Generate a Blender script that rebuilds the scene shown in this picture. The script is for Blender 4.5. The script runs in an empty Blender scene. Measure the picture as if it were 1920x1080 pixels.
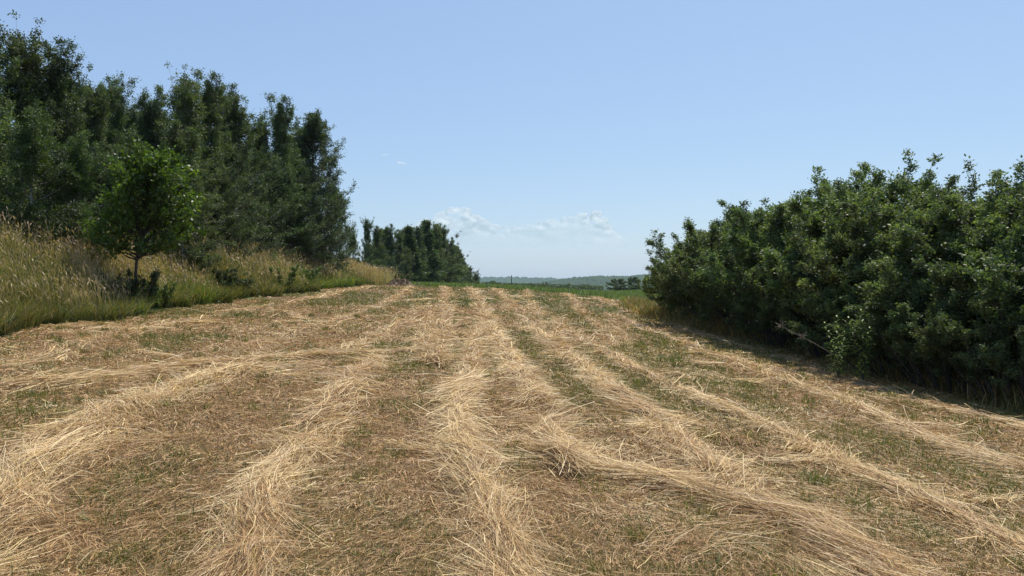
import bpy, math, random
import numpy as np
from math import radians, pi
rng = np.random.default_rng(7)
random.seed(7)
S = bpy.context.scene
COL = S.collection
F, CX, HY = 1480.0, 960.0, 532.0          # focal length and horizon of the photograph, in its pixels
CAM_H = 1.6

# ------------------------------------------------------------------ noise and terrain
def _hash(ix, iy, seed):
    h = (ix.astype(np.int64) * 374761393 + iy.astype(np.int64) * 668265263 + seed * 1442695041) & 0xffffffff
    h = ((h ^ (h >> 13)) * 1274126177) & 0xffffffff
    return ((h ^ (h >> 16)) & 0xffff) / 65535.0
def vnoise(x, y, seed=0):
    x = np.asarray(x, float); y = np.asarray(y, float)
    ix = np.floor(x); iy = np.floor(y); fx = x - ix; fy = y - iy
    fx = fx * fx * (3 - 2 * fx); fy = fy * fy * (3 - 2 * fy)
    a = _hash(ix, iy, seed); b = _hash(ix + 1, iy, seed); c = _hash(ix, iy + 1, seed); d = _hash(ix + 1, iy + 1, seed)
    return (a * (1 - fx) + b * fx) * (1 - fy) + (c * (1 - fx) + d * fx) * fy
def fbm(x, y, seed=0, n=3):
    v = 0; a = 1; s = 0
    for k in range(n):
        v = v + a * vnoise(x * 2 ** k, y * 2 ** k, seed + 17 * k); s += a; a *= 0.5
    return v / s
def sstep(a, b, x):
    t = np.clip((x - a) / (b - a), 0, 1); return t * t * (3 - 2 * t)
def edge_left(y):  return -9.3 - 0.03 * np.clip(y, -20, 90)
def edge_right(y): return 7.45 - 2.05 * sstep(17, 31, y) + 0.8 * sstep(31, 45, y)
def far_edge(x):
    xp = np.maximum(x, 0); return 62.0 - 0.7 * xp - 0.13 * xp ** 2
def hbase(x, y):
    x = np.asarray(x, float); y = np.asarray(y, float)
    r = np.hypot(x, y)
    f = np.where(x > 0, -0.085 * 40 * np.tanh(x / 40), -0.03 * 60 * np.tanh(x / 60))
    f = f + 0.085 * 0.35 * np.exp(-(x / 1.6) ** 2) * -1 * 0.5
    yc = 77 + 0.1 * np.clip(x, 0, 21) ** 2
    yy = np.clip(y, -30, None)
    k = 14.0                                                    # soft crest
    over = np.where((yy - yc) / k > 30, yy - yc, k * np.log1p(np.exp(np.clip((yy - yc) / k, -40, 30))))
    plane = 0.023 * yy
    drop = (0.023 + 0.045) * over
    drop = np.where(drop > 8, 8 + 24 * np.tanh((drop - 8) / 24), drop)
    z = plane - 0.023 * np.maximum(yy - yc - 400, 0) + f - drop
    z = np.where(z < -26, -26, z)
    xe = edge_left(y)
    bank = 1.15 * sstep(0, 3.4, xe - x) * (1 - 0.25 * sstep(40, 60, y)) * (1 - sstep(80, 110, y))
    w = 1 - sstep(400, 900, r)
    return (z + bank) * w + (-24) * (1 - w) 
def hgt(x, y):
    x = np.asarray(x, float); y = np.asarray(y, float)
    m = 1 - sstep(60, 110, np.hypot(x, y))
    return hbase(x, y) + m * (0.09 * (fbm(x * 0.45, y * 0.45, 3, 2) - 0.5) + 0.05 * (vnoise(x * 2.3, y * 2.3, 5) - 0.5))
Z0 = float(hgt(np.array([0.0]), np.array([0.0]))[0])
EYE = Z0 + CAM_H
def ground_at(px, py):
    """where the ray through a photo pixel meets the ground"""
    u = (px - CX) / F; v = (HY - py) / F
    d = np.geomspace(2.0, 400, 3000)
    g = EYE + v * d - hbase(u * d, d)
    i = np.argmax(g < 0)
    if g[i] > 0: i = len(d) - 1
    return u * d[i], d[i]
def at(px, d, py=None):
    """x at distance d behind a photo column, and the height of a photo row there"""
    return (px - CX) / F * d, (EYE + (HY - py) / F * d if py is not None else None)

# ------------------------------------------------------------------ helpers
def mesh_obj(name, verts, faces_flat, loop_tot, mat, parent=None, fcol=None, smooth=False):
    me = bpy.data.meshes.new(name)
    verts = np.ascontiguousarray(verts, np.float32); faces_flat = np.ascontiguousarray(faces_flat, np.int32)
    me.vertices.add(len(verts)); me.vertices.foreach_set('co', verts.ravel())
    nf = len(loop_tot)
    me.loops.add(len(faces_flat)); me.loops.foreach_set('vertex_index', faces_flat)
    me.polygons.add(nf)
    ls = np.concatenate([[0], np.cumsum(loop_tot)[:-1]]).astype(np.int32)
    me.polygons.foreach_set('loop_start', ls)
    me.update(calc_edges=True)
    if smooth: me.polygons.foreach_set('use_smooth', np.ones(nf, bool))
    if fcol is not None:
        a = me.attributes.new('tone', 'FLOAT_COLOR', 'FACE')
        c = np.ones((nf, 4), np.float32); c[:, :3] = fcol
        a.data.foreach_set('color', c.ravel())
    me.materials.append(mat)
    ob = bpy.data.objects.new(name, me); COL.objects.link(ob)
    if parent: ob.parent = parent
    return ob
def tag(o, label, cat, group=None, kind=None):
    o['label'] = label; o['category'] = cat
    if group: o['group'] = group
    if kind: o['kind'] = kind
    return o
def empty(name, loc=(0, 0, 0), rz=0):
    e = bpy.data.objects.new(name, None); COL.objects.link(e)
    e.location = loc; e.rotation_euler = (0, 0, rz); e.empty_display_size = 0.2
    return e
def dup(root):
    r = root.copy(); COL.objects.link(r)
    for ch in list(root.children):
        c = ch.copy(); COL.objects.link(c); c.parent = r
        for g in list(ch.children):
            d = g.copy(); COL.objects.link(d); d.parent = c
    return r
def norm(v): return v / np.maximum(np.linalg.norm(v, axis=-1, keepdims=True), 1e-9)
def rvec(n): return norm(rng.normal(size=(n, 3)))

class Geo:
    """collects vertices, quads and triangles and a colour per face, for ONE mesh"""
    def __init__(s): s.v = []; s.f = []; s.t = []; s.c = []; s.n = 0
    def add(s, v, f, c=None):
        f = np.asarray(f); s.v.append(v); s.f.append((f + s.n).ravel()); s.t.append(np.full(len(f), f.shape[1], np.int32))
        s.c.append(np.broadcast_to(np.asarray(c if c is not None else (1, 1, 1), np.float32), (len(f), 3))); s.n += len(v)
    def build(s, name, mat, parent=None, smooth=False, offset=None):
        v = np.concatenate(s.v)
        if offset is not None: v = v - np.asarray(offset)
        return mesh_obj(name, v, np.concatenate(s.f), np.concatenate(s.t), mat, parent, np.concatenate(s.c), smooth)

def ribbons(P, W, wid_dir):
    """P (N,K,3) centre lines, W (N,K) half widths, wid_dir (N,3) or (N,K,3) -> verts, quads (K-1 per ribbon)"""
    N, K, _ = P.shape
    if wid_dir.ndim == 2: wid_dir = wid_dir[:, None, :]
    o = wid_dir * W[..., None]
    v = np.stack([P - o, P + o], 2).reshape(-1, 3)
    base = (np.arange(N) * 2 * K)[:, None] + (np.arange(K - 1) * 2)[None]
    f = np.stack([base, base + 1, base + 3, base + 2], -1).reshape(-1, 4)
    return v, f
def tubes(P, R, sides):
    """P (N,K,3) centre lines, R (N,K) radii"""
    N, K, _ = P.shape
    T = np.gradient(P, axis=1); T = norm(T)
    ref = np.where(np.abs(T[..., 2:3]) > 0.9, np.array([1.0, 0, 0]), np.array([0, 0, 1.0]))
    A = norm(np.cross(T, ref)); B = np.cross(T, A)
    th = np.arange(sides) * 2 * pi / sides
    ring = P[:, :, None] + R[:, :, None, None] * (A[:, :, None] * np.cos(th)[None, None, :, None] + B[:, :, None] * np.sin(th)[None, None, :, None])
    v = ring.reshape(-1, 3)
    b = (np.arange(N) * K * sides)[:, None, None] + (np.arange(K - 1) * sides)[None, :, None]
    i = np.arange(sides)[None, None]; j = (np.arange(sides) + 1)[None, None] % sides
    f = np.stack([b + i, b + j, b + j + sides, b + i + sides], -1).reshape(-1, 4)
    return v, f

# ------------------------------------------------------------------ materials
def new_mat(name):
    m = bpy.data.materials.new(name); m.use_nodes = True
    nt = m.node_tree; nt.nodes.clear()
    return m, nt, nt.nodes, nt.links
def leafy(name, rough=0.5, spec=0.4, trans=0.35, tcol=(1.3, 1.35, 0.6), noise=0.0, objvar=0.0):
    m, nt, N, L = new_mat(name)
    out = N.new('ShaderNodeOutputMaterial'); at_ = N.new('ShaderNodeAttribute'); at_.attribute_name = 'tone'
    col = at_.outputs['Color']
    if objvar:
        oi = N.new('ShaderNodeObjectInfo'); hsv = N.new('ShaderNodeHueSaturation')
        mr = N.new('ShaderNodeMapRange'); mr.inputs[3].default_value = 1 - objvar; mr.inputs[4].default_value = 1 + objvar
        L.new(oi.outputs['Random'], mr.inputs[0]); L.new(mr.outputs[0], hsv.inputs['Value'])
        mr2 = N.new('ShaderNodeMapRange'); mr2.inputs[3].default_value = 0.485; mr2.inputs[4].default_value = 0.515
        ma = N.new('ShaderNodeMath'); ma.operation = 'FRACT'; mm = N.new('ShaderNodeMath'); mm.operation = 'MULTIPLY'; mm.inputs[1].default_value = 7.31
        L.new(oi.outputs['Random'], mm.inputs[0]); L.new(mm.outputs[0], ma.inputs[0]); L.new(ma.outputs[0], mr2.inputs[0]); L.new(mr2.outputs[0], hsv.inputs['Hue'])
        L.new(col, hsv.inputs['Color']); col = hsv.outputs['Color']
    p = N.new('ShaderNodeBsdfPrincipled'); p.inputs['Roughness'].default_value = rough; p.inputs['Specular IOR Level'].default_value = spec
    L.new(col, p.inputs['Base Color'])
    t = N.new('ShaderNodeBsdfTranslucent')
    mx = N.new('ShaderNodeVectorMath'); mx.operation = 'MULTIPLY'; mx.inputs[1].default_value = tcol
    L.new(col, mx.inputs[0]); L.new(mx.outputs[0], t.inputs['Color'])
    ms = N.new('ShaderNodeMixShader'); ms.inputs[0].default_value = trans
    L.new(p.outputs[0], ms.inputs[1]); L.new(t.outputs[0], ms.inputs[2]); L.new(ms.outputs[0], out.inputs['Surface'])
    return m
def bark(name, c1, c2, scale):
    m, nt, N, L = new_mat(name)
    out = N.new('ShaderNodeOutputMaterial'); p = N.new('ShaderNodeBsdfPrincipled'); p.inputs['Roughness'].default_value = 0.85
    tc = N.new('ShaderNodeTexCoord'); mp = N.new('ShaderNodeMapping'); mp.inputs['Scale'].default_value = (1, 1, 3.0)
    n = N.new('ShaderNodeTexNoise'); n.inputs['Scale'].default_value = scale; n.inputs['Detail'].default_value = 4
    r = N.new('ShaderNodeValToRGB'); r.color_ramp.elements[0].position = 0.4; r.color_ramp.elements[1].position = 0.6
    r.color_ramp.elements[0].color = (*c1, 1); r.color_ramp.elements[1].color = (*c2, 1)
    L.new(tc.outputs['Object'], mp.inputs[0]); L.new(mp.outputs[0], n.inputs['Vector']); L.new(n.outputs['Fac'], r.inputs[0]); L.new(r.outputs[0], p.inputs['Base Color'])
    b = N.new('ShaderNodeBump'); b.inputs['Strength'].default_value = 0.5; L.new(n.outputs['Fac'], b.inputs['Height']); L.new(b.outputs[0], p.inputs['Normal'])
    L.new(p.outputs[0], out.inputs['Surface']); return m
M_leaf = leafy('tree_leaf', 0.54, 0.42, 0.36, (1.2, 1.35, 0.55), objvar=0.14)
M_shrub = leafy('shrub_leaf', 0.54, 0.5, 0.42, (1.2, 1.3, 0.5), objvar=0.10)
M_oak = leafy('oak_leaf', 0.45, 0.45, 0.42, (1.25, 1.45, 0.4))
M_straw = leafy('straw', 0.55, 0.35, 0.22, (1.05, 1.0, 0.85))
M_grass = leafy('grass_blade', 0.5, 0.4, 0.32, (1.15, 1.25, 0.6))
M_birchbark = bark('birch_bark', (0.05, 0.045, 0.04), (0.42, 0.40, 0.36), 5)
M_bark = bark('grey_bark', (0.035, 0.03, 0.024), (0.10, 0.085, 0.07), 14)
M_deadwood = bark('dead_stem', (0.13, 0.11, 0.085), (0.24, 0.21, 0.17), 12)
M_pole = bark('pole_wood', (0.05, 0.045, 0.04), (0.09, 0.08, 0.07), 6)

# ------------------------------------------------------------------ hay rows, traced on the ground
ROWS_PX = [
 # (label, points in photo pixels from near to far, half width at near end m, pile height m, paleness)
 ('thin brown row of cut hay running along the foot of the tall grass bank', [(-60,705),(0,690),(140,652),(270,622),(400,592),(560,565),(700,537)], .42, .05, .35),
 ('flat hay row of long straight stalks crossing the field sideways below the oak sapling', [(-80,742),(0,728),(160,716),(330,692),(480,681),(640,668),(760,660),(850,652)], .40, .07, .55),
 ('narrow hay row running from the sideways row to the dark heap', [(440,662),(540,631),(640,600),(730,565),(775,538)], .42, .08, .6),
 ('hay row left of centre with a pale folded hump, meeting the sideways row', [(640,664),(700,640),(745,612),(800,572),(835,552),(832,536)], .42, .10, .75),
 ('wide yellow hay row curving out of the bottom left corner of the field', [(-260,1250),(-120,1080),(-10,990),(60,900),(170,805),(330,738),(450,702),(560,690)], .46, .12, .85),
 ('tangled hay row just left of the central swath, fanning out downwards', [(440,1290),(470,1080),(500,950),(585,815),(650,740),(690,690),(712,668)], .36, .12, .8),
 ('thickest pale hay swath, lying straight down the middle of the foreground', [(1010,1280),(960,1080),(895,940),(860,830),(862,750),(885,690),(890,640),(905,600),(895,560),(862,536)], .34, .14, 1.0),
 ('hay row right of the central swath, its stalks swept sideways near the viewer', [(1760,1180),(1580,1035),(1430,945),(1300,860),(1210,785),(1120,715),(1050,660),(1000,618),(965,575),(925,540)], .38, .10, .8),
 ('long straight hay row reaching the lower right corner of the field', [(2150,1160),(1930,1055),(1750,965),(1590,885),(1430,808),(1250,725),(1120,655),(1045,602),(990,553),(975,537)], .34, .07, .62),
 ('greyish hay row midway between the thicket and the lower right corner row', [(2100,940),(1900,880),(1720,815),(1560,750),(1400,688),(1270,640),(1150,592),(1070,558),(1040,541)], .38, .06, .5),
 ('outermost hay row lying just clear of the thicket shadow', [(2080,855),(1920,808),(1750,765),(1590,715),(1440,665),(1330,633),(1220,596),(1150,572),(1105,552)], .36, .05, .48),
 ('short bundle of sideways combed hay stalks beside the central swath, pointing at the lower right', [(1095,872),(1190,893),(1300,925),(1420,965),(1540,1010)], .20, .09, .9),
]
def smooth_poly(pts, n=14):
    pts = np.array(pts, float); P = np.vstack([2 * pts[0] - pts[1], pts, 2 * pts[-1] - pts[-2]])
    out = []
    for i in range(1, len(P) - 2):
        p0, p1, p2, p3 = P[i - 1], P[i], P[i + 1], P[i + 2]
        t = np.linspace(0, 1, n, endpoint=False)[:, None]
        out.append(0.5 * (2 * p1 + (p2 - p0) * t + (2 * p0 - 5 * p1 + 4 * p2 - p3) * t ** 2 + (3 * p1 - p0 - 3 * p2 + p3) * t ** 3))
    out.append(P[-2][None]); return np.vstack(out)
ROWS = []
for lab, pts, hw, ph, pale in ROWS_PX:
    w = np.array([ground_at(px, py) for px, py in pts])
    ROWS.append((lab, smooth_poly(w), hw * 0.48, ph * 1.05, pale))
def rowfield(x, y):
    """hay cover 0..1 and the direction of the nearest row"""
    x = np.asarray(x, float).ravel(); y = np.asarray(y, float).ravel()
    best = np.zeros(len(x)); ang = np.full(len(x), pi / 2)
    for _, P, hw, ph, pale in ROWS:
        Q = P[::4]
        if not np.allclose(Q[-1], P[-1]): Q = np.vstack([Q, P[-1]])
        for a, b in zip(Q[:-1], Q[1:]):
            d = b - a; l2 = d @ d
            sel = (x > min(a[0], b[0]) - 1.5) & (x < max(a[0], b[0]) + 1.5) & (y > min(a[1], b[1]) - 1.5) & (y < max(a[1], b[1]) + 1.5)
            if not sel.any(): continue
            xs, ys = x[sel], y[sel]
            t = np.clip(((xs - a[0]) * d[0] + (ys - a[1]) * d[1]) / l2, 0, 1)
            dd = np.hypot(xs - a[0] - t * d[0], ys - a[1] - t * d[1])
            val = np.exp(-(dd / hw) ** 2) * (0.55 + 0.45 * pale)
            bs = best[sel]; u = val > bs; bs[u] = val[u]; best[sel] = bs
            an = ang[sel]; an[u] = math.atan2(d[1], d[0]); ang[sel] = an
    return best, ang
def greenness(x, y):
    g = fbm(x * 0.55 + 0.1 * y, y * 0.28, 41, 3)
    side = 0.10 * sstep(-3, 3, x) + 0.05 * sstep(12, 24, y) + 0.05 * sstep(20, 40, y)
    d = np.hypot(x, y); fine = vnoise(x * 1.9, y * 0.9, 47) - 0.5
    return sstep(0.46, 0.66, g + side - 0.015 + 0.22 * fine - 0.07 * (1 - sstep(7, 13, d))) * (0.55 + 0.45 * sstep(5, 14, d))
def in_field(x, y, m=0.0):
    return (x > edge_left(y) - m) & (x < edge_right(y) + 1.6 + 3 * sstep(30, 36, y) + m) & (y < far_edge(x) + m)

# ------------------------------------------------------------------ ground sheet
def build_ground():
    th = np.concatenate([np.linspace(-180, -56, 60, endpoint=False), np.linspace(-56, 56, 540), np.linspace(56, 180, 61)[1:]])
    th = np.radians(th[:-1]); na = len(th)
    r = np.concatenate([np.linspace(0.3, 3, 12, endpoint=False), np.geomspace(3, 130, 420), np.geomspace(130, 14000, 70)[1:]]); nr = len(r)
    X = r[:, None] * np.sin(th)[None]; Y = r[:, None] * np.cos(th)[None]
    x, y = X.ravel(), Y.ravel(); z = hgt(x, y)
    hay, _ = rowfield(x, y); z = z + 0.05 * hay * in_field(x, y) * (1 - sstep(20, 50, y))
    v = np.column_stack([x, y, z])
    i = np.arange(nr - 1)[:, None]; j = np.arange(na)[None]; k = (j + 1) % na
    f = np.stack([i * na + j, i * na + k, (i + 1) * na + k, (i + 1) * na + j], -1).reshape(-1, 4)[:, ::-1]
    f = np.vstack([f]); ctr = len(v); v = np.vstack([v, [[0, 0, Z0]]])
    tri = np.stack([np.full(na, ctr), np.arange(na), (np.arange(na) + 1) % na], -1)[:, ::-1]
    flat = np.concatenate([f.ravel(), tri.ravel()]); tot = np.concatenate([np.full(len(f), 4), np.full(na, 3)])
    m, nt, N, L = new_mat('field_soil')
    out = N.new('ShaderNodeOutputMaterial'); p = N.new('ShaderNodeBsdfPrincipled'); p.inputs['Roughness'].default_value = 0.9; p.inputs['Specular IOR Level'].default_value = 0.15
    def attr(n): a = N.new('ShaderNodeAttribute'); a.attribute_name = n; return a.outputs['Fac']
    tc = N.new('ShaderNodeTexCoord')
    def noise(scale, detail=5, rough=0.6):
        n = N.new('ShaderNodeTexNoise'); n.inputs['Scale'].default_value = scale; n.inputs['Detail'].default_value = detail; n.inputs['Roughness'].default_value = rough
        L.new(tc.outputs['Object'], n.inputs['Vector']); return n.outputs['Fac']
    def ramp(fac, stops):
        r_ = N.new('ShaderNodeValToRGB'); cr = r_.color_ramp
        cr.elements[0].position, cr.elements[1].position = stops[0][0], stops[-1][0]
        cr.elements[0].color = (*stops[0][1], 1); cr.elements[1].color = (*stops[-1][1], 1)
        for s in stops[1:-1]:
            e = cr.elements.new(s[0]); e.color = (*s[1], 1)
        L.new(fac, r_.inputs[0]); return r_.outputs[0]
    def mix(fac, a, b):
        mx = N.new('ShaderNodeMix'); mx.data_type = 'RGBA'; L.new(fac, mx.inputs[0]); L.new(a, mx.inputs[6]); L.new(b, mx.inputs[7]); return mx.outputs[2]
    fine = noise(38, 6, 0.7)
    soil = ramp(fine, [(0.32, (0.06, 0.038, 0.02)), (0.5, (0.18, 0.118, 0.062)), (0.68, (0.37, 0.26, 0.145))])
    straw = ramp(fine, [(0.32, (0.20, 0.14, 0.075)), (0.5, (0.40, 0.29, 0.165)), (0.68, (0.56, 0.43, 0.26))])
    grn = ramp(noise(30, 5, 0.7), [(0.35, (0.03, 0.045, 0.012)), (0.55, (0.075, 0.095, 0.028)), (0.7, (0.20, 0.18, 0.08))])
    crop = ramp(noise(3, 6, 0.7), [(0.35, (0.07, 0.11, 0.03)), (0.65, (0.14, 0.19, 0.06))])
    c = mix(attr('green'), soil, grn); c = mix(attr('hay'), c, straw); c = mix(attr('crop'), c, crop)
    L.new(c, p.inputs['Base Color'])
    b = N.new('ShaderNodeBump'); b.inputs['Strength'].default_value = 0.6; b.inputs['Distance'].default_value = 0.03; L.new(fine, b.inputs['Height']); L.new(b.outputs[0], p.inputs['Normal'])
    L.new(p.outputs[0], out.inputs['Surface'])
    ob = mesh_obj('ground', v, flat, tot, m, None, None, True)
    fld = np.append((in_field(x, y) | ((y < 30) & (x > 0) & (x < 16)) | ((y < 12) & (np.abs(x) < 16))).astype(float), 1.0)
    for nm, val in (('hay', np.append(hay ** 1.5 * (0.35 + 0.65 * fbm(x * 0.7, y * 0.4, 77, 3)), 0) * fld * 0.8), ('green', np.append(greenness(x, y) * (1 - hay), 0) * 0.85), ('crop', 1 - fld)):
        a = ob.data.attributes.new(nm, 'FLOAT', 'POINT'); a.data.foreach_set('value', np.clip(val, 0, 1).astype(np.float32))
    tag(ob, 'gently domed mown meadow with tan stubble, running over a low crest', 'ground', kind='structure')
build_ground()

# ------------------------------------------------------------------ lying stalks and stubble
PAL_STRAW = np.array([(0.817, 0.627, 0.298), (0.760, 0.570, 0.278), (0.703, 0.532, 0.317), (0.589, 0.427, 0.230), (0.437, 0.294, 0.144), (0.836, 0.684, 0.403)])
PAL_LITTER = np.array([(0.547, 0.335, 0.145), (0.422, 0.236, 0.094), (0.273, 0.146, 0.056), (0.671, 0.449, 0.214), (0.162, 0.091, 0.038), (0.496, 0.316, 0.162), (0.372, 0.267, 0.077)])
PAL_GREEN = np.array([(0.12, 0.15, 0.032), (0.15, 0.175, 0.038), (0.095, 0.115, 0.026), (0.21, 0.19, 0.055), (0.26, 0.205, 0.075)])
def pick(pal, n, jit=0.15): return pal[rng.integers(0, len(pal), n)] * (1 + jit * rng.normal(size=(n, 1))).clip(0.5, 1.5)

def lying(G, x, y, ang, length, lift, half, cols, curve, pitch, K=5, tip=0.35):
    """stalks that lie on the ground following its height"""
    n = len(x); t = np.linspace(0, 1, K)[None]
    kk = (rng.random(n) < 0.2) * rng.normal(0, 0.8, n); tk = rng.uniform(0.2, 0.8, n)
    a = ang[:, None] + curve[:, None] * (t - 0.5) + kk[:, None] * (t > tk[:, None])
    step = (length / (K - 1))[:, None]
    dx = np.cumsum(np.cos(a) * step, 1); dy = np.cumsum(np.sin(a) * step, 1)
    X = x[:, None] + dx - dx[:, K // 2:K // 2 + 1]; Y = y[:, None] + dy - dy[:, K // 2:K // 2 + 1]
    arc = pitch[:, None] * length[:, None] * (t - 0.5) + 0.06 * length[:, None] * (0.25 - (t - 0.5) ** 2) * 2
    Zl = np.maximum(lift[:, None] + arc, 0.004)
    Z = hgt(X.ravel(), Y.ravel()).reshape(n, K) + Zl
    P = np.stack([X, Y, Z], -1)
    W = half[:, None] * np.linspace(1, tip, K)[None]
    side = np.stack([-np.sin(ang), np.cos(ang), rng.normal(0, 0.5, n)], -1)
    v, f = ribbons(P, W, norm(side))
    G.add(v, f, np.repeat(cols, K - 1, 0))

def upright(G, x, y, hgtv, half, cols, lean, K=3, z=None, azim=None, tipcols=None, gradient=None):
    n = len(x); az = rng.uniform(0, 2 * pi, n) if azim is None else azim
    t = np.linspace(0, 1, K)[None]
    off = (lean * hgtv)[:, None] * t ** 1.8
    z0 = hgt(x, y) if z is None else z
    P = np.stack([x[:, None] + np.cos(az)[:, None] * off, y[:, None] + np.sin(az)[:, None] * off, z0[:, None] - 0.01 + hgtv[:, None] * (t - 0.35 * (lean[:, None]) * t ** 2)], -1)
    W = half[:, None] * (1 - 0.85 * t ** 1.5)
    fa = rng.uniform(0, 2 * pi, n)
    v, f = ribbons(P, W, np.stack([np.cos(fa), np.sin(fa), np.zeros(n)], -1))
    c = np.repeat(cols, K - 1, 0)
    if tipcols is not None:
        tt = np.tile((np.arange(K - 1) + 0.5) / (K - 1), n)[:, None]
        c = c * (1 - tt) + np.repeat(tipcols, K - 1, 0) * tt
    G.add(v, f, c)

def sample_view(n, y0, y1, k, umax=0.90):
    """points on the ground, density falling as distance**-k"""
    q = rng.random(n); e = 2 - k
    d = (y0 ** e + q * (y1 ** e - y0 ** e)) ** (1 / e) if abs(e) > 1e-6 else y0 * (y1 / y0) ** q
    return rng.uniform(-umax, umax, n) * d, d

def build_rows():
    for lab, P, hw, ph, pale in ROWS:
        G = Geo()
        seg = np.diff(P, axis=0); sl = np.hypot(*seg.T); dist = np.maximum(np.hypot(*P[:-1].T), 3.5)
        wgt = sl * hw / dist ** 1.15
        n = int(np.clip(wgt.sum() * 78000, 8000, 110000))
        cdf = np.cumsum(wgt) / wgt.sum(); si = np.searchsorted(cdf, rng.random(n)).clip(0, len(sl) - 1)
        base = P[si] + seg[si] * rng.random((n, 1)); ta = np.arctan2(seg[si, 1], seg[si, 0])
        s_arc = np.concatenate([[0], np.cumsum(sl)])[si]
        endf = sstep(0.0, 0.9, np.minimum(s_arc, sl.sum() - s_arc)); base = base + np.stack([np.cos(ta), np.sin(ta)], -1) * (rng.normal(0, 0.22, n) * (1.6 - endf))[:, None]
        wob = 1 + 0.5 * (vnoise(s_arc * 0.9, s_arc * 0 + hw * 99, 61) - 0.4)
        lat = rng.normal(0, 0.55, n) * hw * wob + hw * 1.5 * (fbm(s_arc * 0.45, s_arc * 0 + hw * 71 + ph * 300, 63, 2) - 0.5)
        lat = lat * (1 + 0.4 * sstep(12, 35, np.hypot(*base.T)))
        x = base[:, 0] - np.sin(ta) * lat; y = base[:, 1] + np.cos(ta) * lat
        pt_ = sstep(0.25, 0.55, vnoise(s_arc * 0.32, s_arc * 0 + hw * 310, 67))
        keep = (rng.random(n) < (0.30 + 0.70 * np.maximum(pt_, pale - 0.5 * sstep(8, 15, y))) * (1 - 0.42 * sstep(8, 20, y))) & (y > 2.6) & (fbm(x * 1.0, y * 0.55, 71, 3) + 0.30 * rng.random(n) > 0.52 - 0.10 * pale) & (y < far_edge(x) + 1) & (x < edge_right(y) + 1)
        x, y, ta, lat, endf = x[keep], y[keep], ta[keep], lat[keep], endf[keep]; n = len(x)
        d = np.hypot(x, y)
        swirl = (fbm(x * 1.1, y * 1.1, 83, 2) - 0.5) * 2.2 + (vnoise(x * 5, y * 5, 87) - 0.5) * 0.9
        ang = ta + swirl + np.where(rng.random(n) < 0.16, rng.normal(0, 0.9, n), rng.normal(0, 0.17, n)) + rng.choice([0, pi], n)
        L_ = np.where(rng.random(n) < 0.25, rng.uniform(0.05, 0.2, n), rng.gamma(5, 0.095, n).clip(0.1, 1.1)) * (1 + 0.006 * d)
        prof = np.exp(-(lat / (hw * 0.8)) ** 2) * (0.4 + 1.1 * vnoise(x * 1.6, y * 1.6, 91))
        lift = 0.01 + endf * ph * (1 - 0.8 * sstep(7, 30, d)) * prof * rng.random(n) ** 0.6
        half = np.maximum(0.0013, 0.00038 * d) * rng.uniform(0.5, 1.4, n)
        tone = fbm(x * 1.5, y * 1.1, 95, 2)[:, None]
        yel = pick(PAL_STRAW, n); lit = pick(PAL_LITTER, n)
        mixv = (rng.random((n, 1)) < (0.35 + 0.75 * pale * sstep(0.2, 0.7, tone)) * (1 - 0.38 * sstep(9, 28, d))[:, None])
        cols = np.where(mixv, yel, lit)
        lying(G, x, y, ang, L_, lift, half, cols, rng.normal(0, 0.5, n) + 0.8 * (vnoise(x * 1.3, y * 1.3, 99) - 0.5), rng.normal(0, 0.13, n))
        # loose stalks sticking up out of the row
        m = n // 22; q = rng.integers(0, n, m)
        hv = rng.uniform(0.06, 0.24, m)
        upright(G, x[q], y[q], hv, np.maximum(0.0013, 0.0004 * d[q]), pick(PAL_STRAW, m), rng.uniform(0.3, 1.3, m), 4)
        o = G.build('hay_row', M_straw)
        tag(o, lab, 'hay row', 'rows of cut hay on the meadow')
build_rows()

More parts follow.
